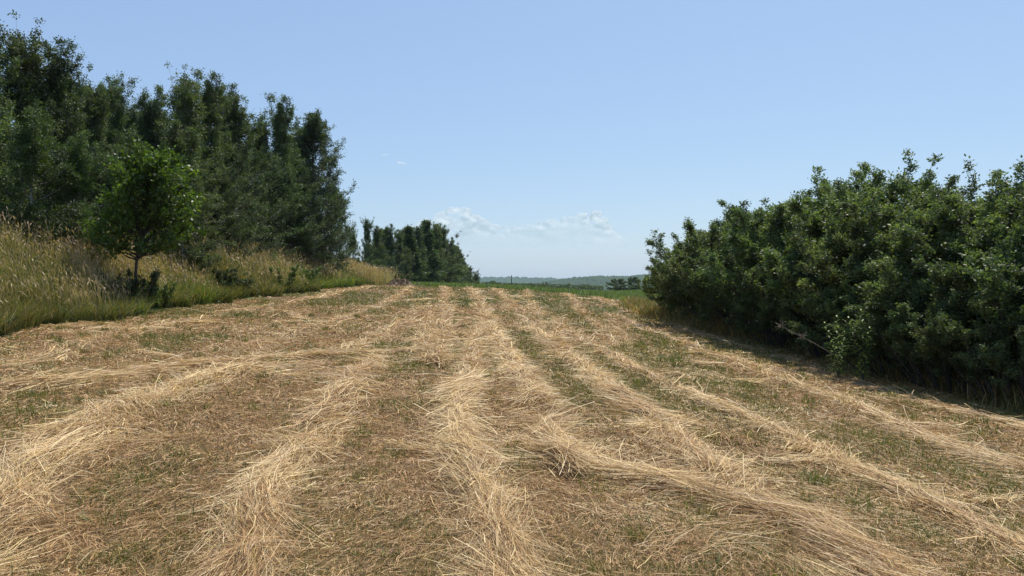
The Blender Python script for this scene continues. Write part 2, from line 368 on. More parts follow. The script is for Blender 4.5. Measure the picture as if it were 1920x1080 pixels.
def build_litter():
    G = Geo()
    for n, y0, y1, k in ((530000, 2.6, 30, 1.5), (80000, 28, 70, 1.2)):
        x, y = sample_view(n, y0, y1, k)
        keep = in_field(x, y) & (x < edge_right(y) + 2.0); x, y = x[keep], y[keep]; n = len(x); d = np.hypot(x, y)
        hay, ra = rowfield(x, y)
        flow = ra + (fbm(x * 0.7, y * 0.7, 83, 2) - 0.5) * 3.0
        ang = np.where(rng.random(n) < 0.55, flow + rng.normal(0, 0.45, n), rng.uniform(0, 2 * pi, n))
        L_ = rng.gamma(2.2, 0.034, n).clip(0.02, 0.5) * (1 + 0.012 * d)
        half = np.maximum(0.0013, 0.00040 * d) * rng.uniform(0.5, 1.5, n)
        patch = fbm(x * 0.9, y * 0.9, 111, 2)[:, None]
        cols = np.where(rng.random((n, 1)) < 0.04 + sstep(0.46, 0.74, patch) * 0.40, pick(PAL_STRAW, n), pick(PAL_LITTER, n))
        lying(G, x, y, ang, L_, rng.random(n) ** 2 * 0.04, half, cols, rng.normal(0, 0.9, n), rng.normal(0, 0.16, n), 4)
    cx, cy = sample_view(190, 3.0, 60, 1.2); keep = in_field(cx, cy); cx, cy = cx[keep], cy[keep]; m = len(cx); cd_ = np.hypot(cx, cy)
    rep_ = (rng.gamma(2, 45, m)).astype(int) + 15; idx = np.repeat(np.arange(m), rep_); n = len(idx)
    ca = np.where(rng.random(m) < 0.6, rng.normal(pi / 2, 0.6, m), rng.normal(0.1, 0.5, m)); ln = rng.uniform(0.25, 1.1, m) * (1 + 0.02 * cd_); wd = rng.uniform(0.05, 0.16, m) * (1 + 0.02 * cd_); bend = rng.normal(0, 0.9, m)
    q = rng.uniform(-0.5, 0.5, n); a2 = ca[idx] + bend[idx] * q; lt = rng.normal(0, 1, n) * wd[idx] * (1.1 - np.abs(q))
    x = cx[idx] + np.cos(ca[idx]) * q * ln[idx] - np.sin(a2) * lt; y = cy[idx] + np.sin(ca[idx]) * q * ln[idx] + np.cos(a2) * lt; d = np.hypot(x, y)
    tone = rng.random(m) < 0.75; cols = np.where((tone[idx] & (rng.random(n) < 0.8))[:, None], pick(PAL_STRAW, n), pick(PAL_LITTER, n))
    lying(G, x, y, a2 + rng.normal(0, 0.25, n), rng.uniform(0.12, 0.5, n) * (1 + 0.008 * d), 0.012 + rng.random(n) * 0.05, np.maximum(0.0014, 0.00040 * d) * rng.uniform(0.5, 1.4, n), cols, rng.normal(0, 0.6, n), rng.normal(0, 0.12, n), 5)
    o = G.build('loose_hay', M_straw)
    tag(o, 'thin scatter of dry brown hay litter covering the mown ground between the rows', 'hay', kind='stuff')
build_litter()

def build_stubble():
    G = Geo(); D = Geo()
    for n, y0, y1, k in ((335000, 2.6, 30, 1.45), (130000, 28, 66, 1.0)):
        x, y = sample_view(n, y0, y1, k)
        hay, _ = rowfield(x, y)
        keep = in_field(x, y) & (rng.random(n) > hay * 0.85); x, y = x[keep], y[keep]; n = len(x); d = np.hypot(x, y)
        g = greenness(x, y); tuft = vnoise(x * 3.1, y * 3.1, 121)
        isg = rng.random(n) < 0.20 + 0.60 * g * (0.4 + tuft)
        hv = np.where(isg, rng.uniform(0.04, 0.10, n) * (0.7 + 1.1 * g * tuft), rng.uniform(0.025, 0.075, n)) * (1 + 0.006 * d)
        half = np.maximum(0.0016, 0.00045 * d) * rng.uniform(0.6, 1.3, n)
        for sel, GG, pal in ((isg, G, PAL_GREEN), (~isg, D, PAL_LITTER)):
            m = sel.sum()
            upright(GG, x[sel], y[sel], hv[sel], half[sel], pick(pal, m), rng.uniform(0.15, 1.0, m), 3)
    # a few taller survivors and broad-leaved rosettes near the viewer
    cx, cy = sample_view(900, 3.2, 22, 1.2); keep = in_field(cx, cy); cx, cy = cx[keep], cy[keep]
    rep = rng.integers(8, 40, len(cx)); x = np.repeat(cx, rep) + rng.normal(0, 0.05, rep.sum()); y = np.repeat(cy, rep) + rng.normal(0, 0.05, rep.sum())
    n = len(x); d = np.hypot(x, y)
    upright(G, x, y, rng.uniform(0.06, 0.19, n), np.maximum(0.0018, 0.0004 * d) * rng.uniform(0.7, 1.5, n), pick(PAL_GREEN, n), rng.uniform(0.2, 1.1, n), 4)
    cx, cy = sample_view(160, 3.4, 14, 1.2); keep = in_field(cx, cy) & (greenness(cx, cy) > 0.05); cx, cy = cx[keep], cy[keep]
    rep = rng.integers(7, 18, len(cx)); x = np.repeat(cx, rep) + rng.normal(0, 0.04, rep.sum()); y = np.repeat(cy, rep) + rng.normal(0, 0.04, rep.sum()); n = len(x)
    upright(G, x, y, rng.uniform(0.04, 0.09, n), rng.uniform(0.006, 0.013, n), pick(PAL_GREEN[:3], n), rng.uniform(0.6, 1.4, n), 4)
    # green patches seen in the meadow
    for px, py, rad, m, hh in ((985, 860, .30, 520, .13), (940, 880, .22, 260, .10), (1030, 800, .25, 260, .09), (760, 700, .45, 420, .11), (745, 765, .30, 260, .10), (860, 565, 1.6, 900, .16), (1215, 745, .40, 380, .10), (1250, 770, .40, 300, .10), (1335, 828, .22, 240, .13), (1530, 908, .12, 160, .16), (1660, 900, .35, 340, .11), (1560, 850, .4, 340, .11), (1850, 905, .45, 420, .12), (1415, 718, .7, 520, .10), (1310, 690, .7, 420, .10), (1700, 770, .6, 420, .10), (1180, 660, .9, 600, .10), (1060, 745, .4, 300, .09), (1130, 700, .6, 420, .1), (260, 905, .28, 320, .10), (300, 880, .25, 220, .08), (480, 1000, .2, 220, .10), (225, 1045, .15, 200, .10), (430, 965, .2, 160, .08), (560, 770, .35, 260, .09), (690, 890, .2, 160, .08), (170, 700, .8, 420, .09), (1000, 600, 1.2, 800, .12), (960, 560, 1.6, 800, .14), (640, 610, 1.2, 600, .1)):
        gx, gy = ground_at(px, py); x = gx + rng.normal(0, rad * 0.5, m); y = gy + rng.normal(0, rad * 0.9, m); d = np.hypot(x, y)
        upright(G, x, y, hh * rng.uniform(0.35, 1.15, m), np.maximum(0.0018, 0.00042 * d) * rng.uniform(0.7, 1.7, m), pick(PAL_GREEN[:4], m), rng.uniform(0.2, 1.2, m), 4)
    tag(G.build('green_regrowth', M_grass), 'short green grass growing back in patches between the hay rows', 'grass', kind='stuff')
    tag(D.build('stubble', M_straw), 'short dry tan grass stubble left standing after mowing', 'stubble', kind='stuff')
build_stubble()

# ------------------------------------------------------------------ tall grass bank on the left, crop beyond the crest
G_DARK0 = np.array([(0.045, 0.065, 0.025), (0.055, 0.07, 0.03), (0.035, 0.05, 0.02)])
def build_verge():
    G = Geo()
    def spots(n, y0, y1, depth, k=1.2):
        q = rng.random(n); e = 1 - k; y = (y0 ** e + q * (y1 ** e - y0 ** e)) ** (1 / e)
        dep = depth * rng.random(n) ** 1.3 - 0.25
        x = edge_left(y) - dep + 0.9 * (fbm(y * 0.8, y * 0 + 3, 131, 3) - 0.5) * 2
        return x, y, dep
    # green leaf layer
    x, y, dep = spots(170000, 8, 73, 6.0); n = len(x); d = np.hypot(x, y)
    dens = fbm(x * 0.5, y * 0.35, 141, 2)
    hv = rng.uniform(0.25, 1.15, n) * (0.62 + 0.38 * sstep(0, 1.2, dep)) * (0.6 + 0.8 * dens)
    lime = sstep(0.5, 0.7, fbm(x * 0.35, y * 0.25, 151, 2))[:, None]
    pal = np.array([(0.085, 0.115, 0.026), (0.115, 0.14, 0.034), (0.15, 0.16, 0.045), (0.20, 0.185, 0.06)])
    lim = np.array([(0.13, 0.20, 0.034), (0.17, 0.24, 0.04), (0.10, 0.165, 0.03), (0.21, 0.24, 0.055)])
    cols = pick(pal, n) * (1 - lime) + pick(lim, n) * lime
    dry = rng.random((n, 1)) < 0.06 + 0.36 * sstep(0.4, 0.7, fbm(x * 0.7, y * 0.4, 191, 2))[:, None]
    dry = dry & (rng.random((n, 1)) < 0.35 + 0.65 * sstep(0.3, 1.6, dep)[:, None])
    cols = np.where(dry, pick(np.array([(0.34, 0.26, 0.11), (0.26, 0.20, 0.085), (0.42, 0.32, 0.15), (0.16, 0.12, 0.06)]), n), cols) * rng.uniform(0.55, 1.25, (n, 1))
    upright(G, x, y, hv, np.maximum(0.003, 0.00042 * d) * rng.uniform(0.8, 1.6, n), cols, rng.uniform(0.15, 0.9, n), 4, tipcols=cols * np.array([1.3, 1.15, 1.1]))
    # dry flowering stems
    x, y, dep = spots(75000, 8, 73, 6.0); n = len(x)
    tan = fbm(x * 0.28, y * 0.16, 161, 2)
    keep = (rng.random(n) < 0.12 + 0.85 * sstep(0.36, 0.62, tan)) & (dep > 0.9 * rng.random(n)); x, y, dep, tan = x[keep], y[keep], dep[keep], tan[keep]; n = len(x); d = np.hypot(x, y)
    hv = rng.uniform(0.8, 1.65, n) * (0.55 + 0.45 * sstep(0, 1.8, dep)); lean = rng.uniform(0.03, 0.4, n); az = rng.normal(pi * 0.95, 1.1, n)
    stem = pick(np.array([(0.42, 0.33, 0.14), (0.52, 0.40, 0.18), (0.30, 0.25, 0.10)]), n)
    upright(G, x, y, hv, np.maximum(0.0018, 0.00030 * d), stem * 0.8, lean, 5, azim=az, tipcols=stem * 1.15)
    ex = rng.normal(-12.0, 1.0, 2600); ey = rng.normal(63.5, 1.8, 2600); m = len(ex)
    x = np.append(x, ex); y = np.append(y, ey); d = np.hypot(x, y); az = np.append(az, rng.uniform(0, 6.28, m)); hv = np.append(hv, rng.uniform(0.9, 1.6, m)); lean = np.append(lean, rng.uniform(0.05, 0.5, m)); n = len(x)
    st2 = pick(np.array([(0.42, 0.33, 0.16), (0.50, 0.38, 0.2)]), m); upright(G, ex, ey, hv[-m:], np.full(m, 0.018), st2, lean[-m:], 4, azim=az[-m:])
    # drooping seed heads at the stem tips
    tx = x + np.cos(az) * lean * hv; ty = y + np.sin(az) * lean * hv; tz = hgt(x, y) - 0.01 + hv * (1 - 0.35 * lean)
    K = 4; t = np.linspace(0, 1, K)[None]; hl = rng.uniform(0.12, 0.24, n)[:, None]; dr = rng.uniform(0.15, 0.9, n)[:, None]
    P = np.stack([tx[:, None] + np.cos(az)[:, None] * hl * t * dr, ty[:, None] + np.sin(az)[:, None] * hl * t * dr, tz[:, None] + hl * (t * 1.0 - 0.9 * dr * t ** 2) - 0.05], -1)
    W = np.maximum(0.005, 0.00040 * d)[:, None] * np.array([0.3, 1.1, 0.9, 0.1])[None] * rng.uniform(0.7, 1.4, (n, 1))
    fa = rng.uniform(0, 2 * pi, n)
    v, f = ribbons(P, W, np.stack([np.cos(fa), np.sin(fa), np.zeros(n)], -1))
    G.add(v, f, np.repeat(pick(np.array([(0.44, 0.32, 0.18), (0.52, 0.38, 0.22), (0.34, 0.23, 0.14), (0.46, 0.31, 0.19)]), n), K - 1, 0))
    x, y, dep = spots(260, 9, 60, 4.0); n = len(x); d = np.hypot(x, y); az = rng.uniform(0, 2 * pi, n)
    upright(G, x, y, rng.uniform(0.7, 1.5, n), np.maximum(0.003, 0.0004 * d), pick(np.array([(0.10, 0.07, 0.04), (0.15, 0.11, 0.06)]), n), rng.uniform(0.1, 0.8, n), 5, azim=az)
    n = 90000; x, y, dep = spots(n, 8, 70, 4.5); d = np.hypot(x, y)
    pt = fbm(x * 0.6, y * 0.4, 171, 2); keep = rng.random(n) < sstep(0.38, 0.62, pt) + 0.12; x, y, dep, d, pt = x[keep], y[keep], dep[keep], d[keep], pt[keep]; n = len(x)
    z = hgt(x, y) + (0.25 + 0.75 * sstep(-0.2, 1.5, dep)) * rng.uniform(0.05, 1.0, n) * (0.5 + 0.8 * pt)
    b = np.stack([x, y, z], -1); dd = norm(rvec(n) + np.array([0, 0, 0.4])); nn = norm(rvec(n) + np.array([0, 0, 0.8])); sd = norm(np.cross(dd, nn)); L_ = (np.maximum(0.05, 0.0028 * d) * rng.uniform(0.6, 1.4, n))[:, None]
    v = np.stack([b, b + dd * L_ * .45 - sd * L_ * .2, b + dd * L_, b + dd * L_ * .45 + sd * L_ * .2], 1).reshape(-1, 3)
    dk = sstep(0.45, 0.6, fbm(x * 0.9, y * 0.6, 181, 2))[:, None]
    G.add(v, np.arange(4 * n).reshape(-1, 4), pick(np.array([(0.09, 0.14, 0.03), (0.12, 0.17, 0.04), (0.15, 0.18, 0.05)]), n) * (1 - dk) + pick(G_DARK0, n) * dk)
    tag(G.build('tall_grass', M_grass), 'tall unmown grass with tan seed heads on the bank below the left trees', 'tall grass', kind='stuff')
    # fringe at the foot of the right thicket
    H = Geo()
    n = 34000; y = rng.uniform(3, 44, n); x = edge_right(y) + np.where(y < 10.5, rng.uniform(0, 5, n), rng.normal(0.55, 0.35, n)); d = np.hypot(x, y)
    c = np.where(rng.random((n, 1)) < 0.55, pick(PAL_GREEN, n), pick(PAL_LITTER, n))
    upright(H, x, y, rng.gamma(3, 0.09, n).clip(0.05, 0.8), np.maximum(0.002, 0.00042 * d), c, rng.uniform(0.1, 0.9, n), 4)
    tag(H.build('thicket_grass', M_grass), 'rank grass growing in the shade along the foot of the thicket', 'grass', kind='stuff')
    # crop
    C = Geo()
    n = 70000; y = rng.uniform(40, 125, n); x = rng.uniform(-22, 34, n)
    keep = (y > far_edge(x) - 0.4) & ((x > edge_left(y) - 1) | (y > 76)) & (np.abs(x / y) < 0.30)
    x, y = x[keep], y[keep]; n = len(x); d = np.hypot(x, y)
    pal = np.array([(0.10, 0.16, 0.04), (0.135, 0.195, 0.05), (0.17, 0.21, 0.065), (0.21, 0.23, 0.09)])
    upright(C, x, y, rng.uniform(0.15, 0.48, n), 0.00075 * d, pick(pal, n), rng.uniform(0.1, 0.8, n), 3)
    tag(C.build('green_crop', M_grass), 'green unmown grass field beyond the far edge of the hay', 'grass field', kind='stuff')
build_verge()

# ------------------------------------------------------------------ trees and shrubs
def leaf_cloud(G, T0, T1, per, size, aspect, cols_fn, spread=0.05, droop=0.0, start=0.15):
    """leaves along twigs T0->T1 ; size = leaf length"""
    n = len(T0); idx = np.repeat(np.arange(n), per); m = len(idx)
    s = start + (1 - start) * rng.random(m); tw = T1[idx] - T0[idx]; tl = np.linalg.norm(tw, axis=1, keepdims=True)
    td = tw / np.maximum(tl, 1e-6)
    b = T0[idx] + tw * s[:, None] + rng.normal(0, spread, (m, 3))
    d = norm(td * 0.7 + rvec(m) * 0.9 + np.array([0, 0, -droop]))
    nrm = norm(np.array([0, 0, 0.7]) + rvec(m))
    side = norm(np.cross(d, nrm)); up = np.cross(side, d)
    L_ = (size * rng.uniform(0.65, 1.25, m))[:, None]; W = L_ * aspect * 0.5
    mid = b + d * L_ * 0.45 + up * L_ * 0.06
    v = np.stack([b, mid - side * W, b + d * L_, mid + side * W], 1).reshape(-1, 3)
    f = np.arange(4 * m).reshape(-1, 4)
    G.add(v, f, cols_fn(m, idx))
def curve_branches(B, dirs, lens, K=6, up=0.25, wig=0.06):
    n = len(B); t = np.linspace(0, 1, K)[None, :, None]
    P = B[:, None] + dirs[:, None] * lens[:, None, None] * t + np.array([0, 0, 1.0]) * up * lens[:, None, None] * t ** 2
    w = rng.normal(0, wig, (n, K, 3)) * lens[:, None, None]; w[:, 0] = 0
    return P + np.cumsum(w, 1) * 0.5
def twigs_from(P, per, length, mixdir, upb, s0=0.25, rnd=0.8):
    n, K, _ = P.shape; idx = np.repeat(np.arange(n), per); m = len(idx)
    s = s0 + (1 - s0) * rng.random(m) ** 0.8; k = np.minimum((s * (K - 1)).astype(int), K - 2); fr = (s * (K - 1) - k)[:, None]
    a = P[idx, k]; b = P[idx, k + 1]; st = a * (1 - fr) + b * fr; bd = norm(b - a)
    d = norm(bd * mixdir + rvec(m) * rnd + np.array([0, 0, upb]))
    bl = np.linalg.norm(P[:, -1] - P[:, 0], axis=1); bl = bl / bl.max(); ok = rng.random(m) < 0.30 + 0.70 * bl[idx]
    l = length * rng.uniform(0.5, 1.2, m) * (1.05 - 0.6 * s) * (0.45 + 0.55 * bl[idx])
    return st[ok], (st + d * l[:, None])[ok], idx[ok]
def tone_fn(pal, ngroups, var=0.22):
    gt = 1 + var * rng.normal(size=ngroups + 1)
    def fn(m, idx): return pick(pal, m, 0.16) * gt[idx % ngroups][:, None].clip(0.5, 1.6)
    return fn
def make_tree(name, H, R, crown0, pal, leaf, aspect, nb, ntw, per, twl, mat, bmat, shape='birch', droop=0.1, trunk_r=0.09, tips=10, lean=0.0):
    root = empty(name); T = Geo(); C = Geo()
    K = 12; t = np.linspace(0, 1, K)
    px_ = np.cumsum(rng.normal(0, 0.012 * H / 6, K)); py_ = np.cumsum(rng.normal(0, 0.012 * H / 6, K)); px_ -= px_[0]; py_ -= py_[0]
    tr = np.stack([px_ + lean * H * t ** 2.2, py_, H * 0.97 * t - 0.15], -1)
    v, f = tubes(tr[None], (trunk_r * (1 - t) ** 0.8 + 0.008)[None], 8); T.add(v, f)
    # limbs
    c = np.sort(rng.random(nb) ** 0.95); hz = (crown0 + (1 - crown0) * c) * (1.0 if shape in ('round', 'spire', 'ovate') else 0.84)
    base = np.stack([np.interp(hz * 0.97, t, tr[:, 0]), np.interp(hz * 0.97, t, tr[:, 1]), H * 0.97 * hz - 0.15], -1)
    if shape == 'birch': prof = (1 - c ** 1.5) ** 0.8 * np.minimum(1, 0.65 + 1.2 * c) + 0.04
    elif shape == 'spire': prof = (1 - c) ** 0.8 * np.minimum(1, 0.7 + c) + 0.03
    elif shape == 'ovate': prof = (1 - c) ** 0.62 * np.minimum(1, 0.72 + 1.1 * c) + 0.05
    elif shape == 'round': prof = np.sqrt(np.clip(1 - (2 * c - 0.85) ** 2 / 1.35, 0.05, 1))
    else: prof = (1 - c ** 1.6) ** 0.7 * np.minimum(1, 0.8 + c) + 0.04
    az = np.arange(nb) * 2.39996 + rng.normal(0, 0.4, nb); el = np.radians((4 if shape == 'round' else 12) + (34 if shape == 'round' else 50) * c + rng.normal(0, 9, nb))
    if shape not in ('round', 'spire', 'ovate'): el = np.radians(10 + 64 * c ** 1.2 + rng.normal(0, 9, nb))
    dirs = np.stack([np.cos(az) * np.cos(el) + lean * 3 * c, np.sin(az) * np.cos(el), np.sin(el)], -1)
    lens = R * prof * rng.uniform(0.5, 1.04, nb)
    if shape not in ('round', 'spire', 'ovate'): lens = np.maximum(lens, 0.17 * H * c ** 2 * rng.uniform(0.6, 1.15, nb))
    BP = curve_branches(base, dirs, lens, 6, 0.22)
    rr = (0.012 + trunk_r * 0.33 * (1 - c))[:, None] * np.linspace(1, 0.25, 6)[None]
    v, f = tubes(BP, rr, 5); T.add(v, f)
    st, en, idx = twigs_from(BP, ntw, twl, 0.8, 0.25 - droop, 0.2)
    # leading shoots that make the feathery top
    if tips:
        tk = rng.integers(7, 10, tips); tb = tr[tk]; sp = (0.14 + 0.12 * (10 - tk)) * (0.3 if shape == 'spire' else 1)
        td = norm(np.stack([rng.normal(lean * 1.5 - 0.06, 1, tips) * sp, rng.normal(0, 1, tips) * sp, np.ones(tips)], -1))
        tL = (0.05 + 0.07 * (11.3 - tk)) * H * rng.uniform(0.75, 1.1, tips); TP = curve_branches(tb, td, tL, 6, 0.12, 0.03)
        v, f = tubes(TP, np.full((tips, 6), 0.008) * np.linspace(1, 0.4, 6)[None], 3); T.add(v, f)
        s2, e2, i2 = twigs_from(TP, ntw // 2 + 2, twl * 0.6, 0.8, 0.3, 0.3)
        sh = np.clip((s2[:, 2] - tb[i2, 2]) / tL[i2], 0, 1)[:, None]; e2 = s2 + (e2 - s2) * (1.1 - 0.8 * sh)
        st, en, idx = np.vstack([st, s2]), np.vstack([en, e2]), np.concatenate([idx, i2 + nb])
    v, f = tubes(np.stack([st, (st + en) / 2, en], 1), np.tile([0.006, 0.004, 0.002], (len(st), 1)), 3); T.add(v, f)
    fn0 = tone_fn(pal, nb + tips + 1); 
    leaf_cloud(C, st, en, per, leaf, aspect, lambda m, ii: fn0(m, idx[ii]), 0.045 + leaf * 0.3, droop)
    T.build('trunk', bmat, root); C.build('crown', mat, root)
    root['h'] = float(np.percentile(np.concatenate(C.v)[:, 2], 99.85)); return root
def make_shrub(name, H, R, pal, leaf, aspect, ns, nb, ntw, per, twl, mat, spiky=1.0):
    root = empty(name); T = Geo(); C = Geo()
    az = np.arange(ns) * 2.39996; q = np.sqrt((np.arange(ns) + 0.5) / ns)
    base = np.stack([np.cos(az) * q * 0.35 * R, np.sin(az) * q * 0.35 * R, np.full(ns, -0.1)], -1)
    hz = H * np.sqrt(np.clip(1.02 - (q * 0.93) ** 2, 0.1, 1)) * rng.uniform(0.85, 1.04, ns)
    end = np.stack([np.cos(az) * q * R, np.sin(az) * q * R, hz], -1) + rng.normal(0, 0.10 * R, (ns, 3)) * np.array([1, 1, 0.4])
    K = 8; t = np.linspace(0, 1, K)[None, :, None]
    ctrl = base * 0.35 + end * 0.65; ctrl[:, 2] = hz * 0.62
    ctrl[:, :2] = base[:, :2] * 0.6 + end[:, :2] * 0.55
    SP = (1 - t) ** 2 * base[:, None] + 2 * t * (1 - t) * ctrl[:, None] + t ** 2 * end[:, None]
    v, f = tubes(SP, np.tile(np.linspace(0.028, 0.007, K), (ns, 1)), 5); T.add(v, f)
    # side branches all round, some low, so the wall of leaves reaches the ground
    st, en, bi = twigs_from(SP, nb, 0.42 * R, 0.55, 0.12, 0.22)
    outward = norm(np.concatenate([st[:, :2], np.zeros((len(st), 1))], 1)); ln = np.linalg.norm(en - st, axis=1, keepdims=True)
    en = st + norm(norm(en - st) + outward * 0.55) * ln; en[:, 2] = np.maximum(en[:, 2], 0.12 * H)
    BP = curve_branches(st, norm(en - st), np.linalg.norm(en - st, axis=1), 5, 0.15)
    v, f = tubes(BP, np.tile(np.linspace(0.010, 0.004, 5), (len(BP), 1)), 3); T.add(v, f)
    s1, e1, i1 = twigs_from(BP, ntw, twl, 1.0, 0.35, 0.15, 0.62)
    s2, e2, i2 = twigs_from(SP[:, 4:], ntw * 2, twl * spiky, 0.8, 0.5, 0.1)
    ck = rng.choice(len(BP), min(55, len(BP)), replace=False); UP = BP[ck][:, -1]
    hi = UP[:, 2] > 0.45 * H; UP = UP[hi]; ud = norm(np.array([0, 0, 1.0]) + 0.5 * rvec(len(UP))); ul = rng.uniform(0.18, 0.5, len(UP))
    UB = curve_branches(UP, ud, ul, 5, 0.1); v, f = tubes(UB, np.tile(np.linspace(0.006, 0.002, 5), (len(UB), 1)), 3); T.add(v, f)
    s3, e3, i3 = twigs_from(UB, 6, 0.16, 0.9, 0.6, 0.0); s2 = np.vstack([s2, s3]); e2 = np.vstack([e2, e3]); i2 = np.concatenate([i2, i3 % ns])
    S_ = np.vstack([s1, s2]); E_ = np.vstack([e1, e2]); I_ = np.concatenate([i1, i2 + len(BP)])
    fn0 = tone_fn(pal, len(BP) + ns, 0.26)
    v, f = tubes(np.stack([S_, (S_ + E_) / 2, E_], 1), np.tile([0.005, 0.004, 0.002], (len(S_), 1)), 3); T.add(v, f)
    leaf_cloud(C, S_, E_, per, leaf, aspect, lambda m, ii: fn0(m, I_[ii]), 0.04, 0.05)
    T.build('stems', M_bark, root); C.build('foliage', mat, root)
    root['h'] = float(np.percentile(np.concatenate(C.v)[:, 2], 99.97)); return root

G_BIRCH = np.array([(0.086, 0.117, 0.043), (0.101, 0.136, 0.049), (0.074, 0.101, 0.041), (0.119, 0.154, 0.056)])
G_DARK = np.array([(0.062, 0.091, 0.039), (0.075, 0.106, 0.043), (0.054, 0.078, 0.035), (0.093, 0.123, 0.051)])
G_LIGHT = np.array([(0.07, 0.105, 0.03), (0.085, 0.125, 0.033), (0.06, 0.09, 0.027)])
G_OAK = np.array([(0.073, 0.120, 0.025), (0.093, 0.144, 0.028), (0.059, 0.096, 0.022), (0.117, 0.168, 0.032)])
G_SHRUB = np.array([(0.107, 0.152, 0.064), (0.128, 0.174, 0.071), (0.087, 0.127, 0.058), (0.158, 0.198, 0.078)])

PROTO = {
 'b1': make_tree('birch_tree', 9, 2.6, 0.08, G_BIRCH, 0.075, 0.62, 120, 19, 36, 0.8, M_leaf, M_birchbark, 'birch', 0.1, 0.08, 14, -0.01),
 'b2': make_tree('birch_tree', 9, 2.3, 0.06, G_BIRCH, 0.075, 0.6, 110, 19, 36, 0.75, M_leaf, M_birchbark, 'birch', 0.25, 0.07, 16, -0.03),
 'b3': make_tree('birch_tree', 9, 2.9, 0.04, G_DARK, 0.078, 0.6, 125, 19, 36, 0.8, M_leaf, M_birchbark, 'cone', 0.12, 0.085, 14, 0.0),
 'o1': make_tree('birch_tree', 9, 3.3, 0.02, G_DARK, 0.075, 0.6, 150, 19, 34, 0.8, M_leaf, M_birchbark, 'ovate', 0.1, 0.085, 8),
 'w1': make_tree('willow_tree', 7, 2.8, 0.02, G_DARK, 0.085, 0.45, 100, 20, 36, 0.75, M_leaf, M_bark, 'round', 0.0, 0.09, 4),
 'l1': make_tree('young_birch', 6.5, 2.2, 0.02, G_LIGHT, 0.07, 0.62, 95, 19, 34, 0.7, M_leaf, M_birchbark, 'cone', 0.1, 0.06, 10),
 'f1': make_tree('birch_tree', 12, 2.9, 0.03, G_DARK * 1.25, 0.20, 0.65, 100, 14, 22, 1.0, M_leaf, M_birchbark, 'spire', 0.2, 0.1, 3),
 'f2': make_tree('birch_tree', 12, 3.2, 0.03, G_BIRCH * 1.2, 0.20, 0.65, 100, 14, 22, 1.0, M_leaf, M_birchbark, 'spire', 0.2, 0.1, 3),
 'f4': make_tree('round_tree', 8, 3.4, 0.02, G_DARK, 0.24, 0.65, 80, 13, 20, 1.0, M_leaf, M_bark, 'round', 0.0, 0.1, 0),
 'f3': make_tree('birch_tree', 12, 2.4, 0.03, G_DARK * 1.25, 0.20, 0.65, 95, 14, 22, 0.9, M_leaf, M_birchbark, 'spire', 0.3, 0.1, 3),
}
USED = set()
def plant(key, px, d, top, label, group, wide=1.0, rz=None, name=None, cat='tree', x=None):
    p = PROTO[key]
    o = p if key not in USED else dup(p); USED.add(key)
    X, zt = at(px, d, top)
    if x is not None: X = x
    zg = float(hgt(np.array([X]), np.array([d]))[0]); h = zt - zg
    s = h / p['h']
    o.location = (X, d, zg); o.rotation_euler = (0, 0, rng.uniform(0, 6.28) if rz is None else rz)
    o.scale = (s * wide, s * wide, s)
    tag(o, label, cat, group)
    if name: o.name = name
    return o
GL = 'trees on the left bank'
for a in [
 ('b1', -35, 23, 50, 'tall birch cut by the left edge of the photo, above the seed heads', 1.0),
 ('b2', 38, 25, 52, 'tallest wispy birch, second from the left edge, tip bent to the left', 1.1),
 ('b3', 100, 26, 72, 'tall dense birch right of the tallest tip, ending at the step down in the treeline', 0.95),
 ('b2', 165, 29, 155, 'slim birch just right of the step down in the left treeline', 1.0),
 ('b1', 212, 31, 142, 'birch with two feathery tips behind the oak sapling', 0.95),
 ('b3', 283, 33, 165, 'dark broad birch at the notch in the left treeline above the oak', 1.0),
 ('b2', 345, 35, 138, 'pointed birch, left one of the pair of high tips above the oak crown', 1.0),
 ('b1', 392, 37, 142, 'pointed birch, right one of the pair of high tips above the oak crown', 0.95),
 ('b3', 442, 39, 165, 'birch between the pair of high tips and the bare gap near the group end', 0.95),
 ('b1', 527, 48, 185, 'slender birch standing behind the last big tree of the left group', 0.95),
 ('o1', 588, 51, 212, 'big last tree of the left group, its ragged edge against the sky', 0.98),
 ('w1', 487, 43.5, 285, 'round dark willow hiding the deep shade before the last big tree', 1.15),
 ('l1', 60, 21.5, 200, 'light green young birch low at the left edge above the dry grass', 1.1),
 ('l1', 140, 23, 255, 'smaller light green birch between the left edge and the oak sapling', 1.1),
 ('b1', 345, 29, 232, 'mid height birch directly behind and right of the oak sapling', 1.25),
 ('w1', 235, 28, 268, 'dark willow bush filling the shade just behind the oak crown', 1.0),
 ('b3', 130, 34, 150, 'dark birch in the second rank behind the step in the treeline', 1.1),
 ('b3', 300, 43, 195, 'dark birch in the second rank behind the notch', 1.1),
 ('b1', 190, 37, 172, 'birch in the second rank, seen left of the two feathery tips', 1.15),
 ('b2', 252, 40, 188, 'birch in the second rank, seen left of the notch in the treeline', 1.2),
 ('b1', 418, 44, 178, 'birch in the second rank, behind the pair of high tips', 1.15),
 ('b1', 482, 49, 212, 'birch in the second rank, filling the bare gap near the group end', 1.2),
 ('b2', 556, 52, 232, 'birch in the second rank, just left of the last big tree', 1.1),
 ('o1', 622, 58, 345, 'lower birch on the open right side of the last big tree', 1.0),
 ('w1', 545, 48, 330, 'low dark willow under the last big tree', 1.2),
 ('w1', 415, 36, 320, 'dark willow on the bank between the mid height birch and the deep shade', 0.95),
]:
    plant(a[0], a[1], a[2], a[3], a[4], GL, a[5] * 1.12, rz=(0.9 if a[0] == 'o1' else None))
plant('l1', 662, 67, 428, 'small bright green sapling at the foot of the last big tree', GL, 0.9)
plant('b2', 690, 78, 408, 'thin wispy birch in the gap between the two tree groups', GL, 0.8)
GF = 'birches at the far end of the meadow'
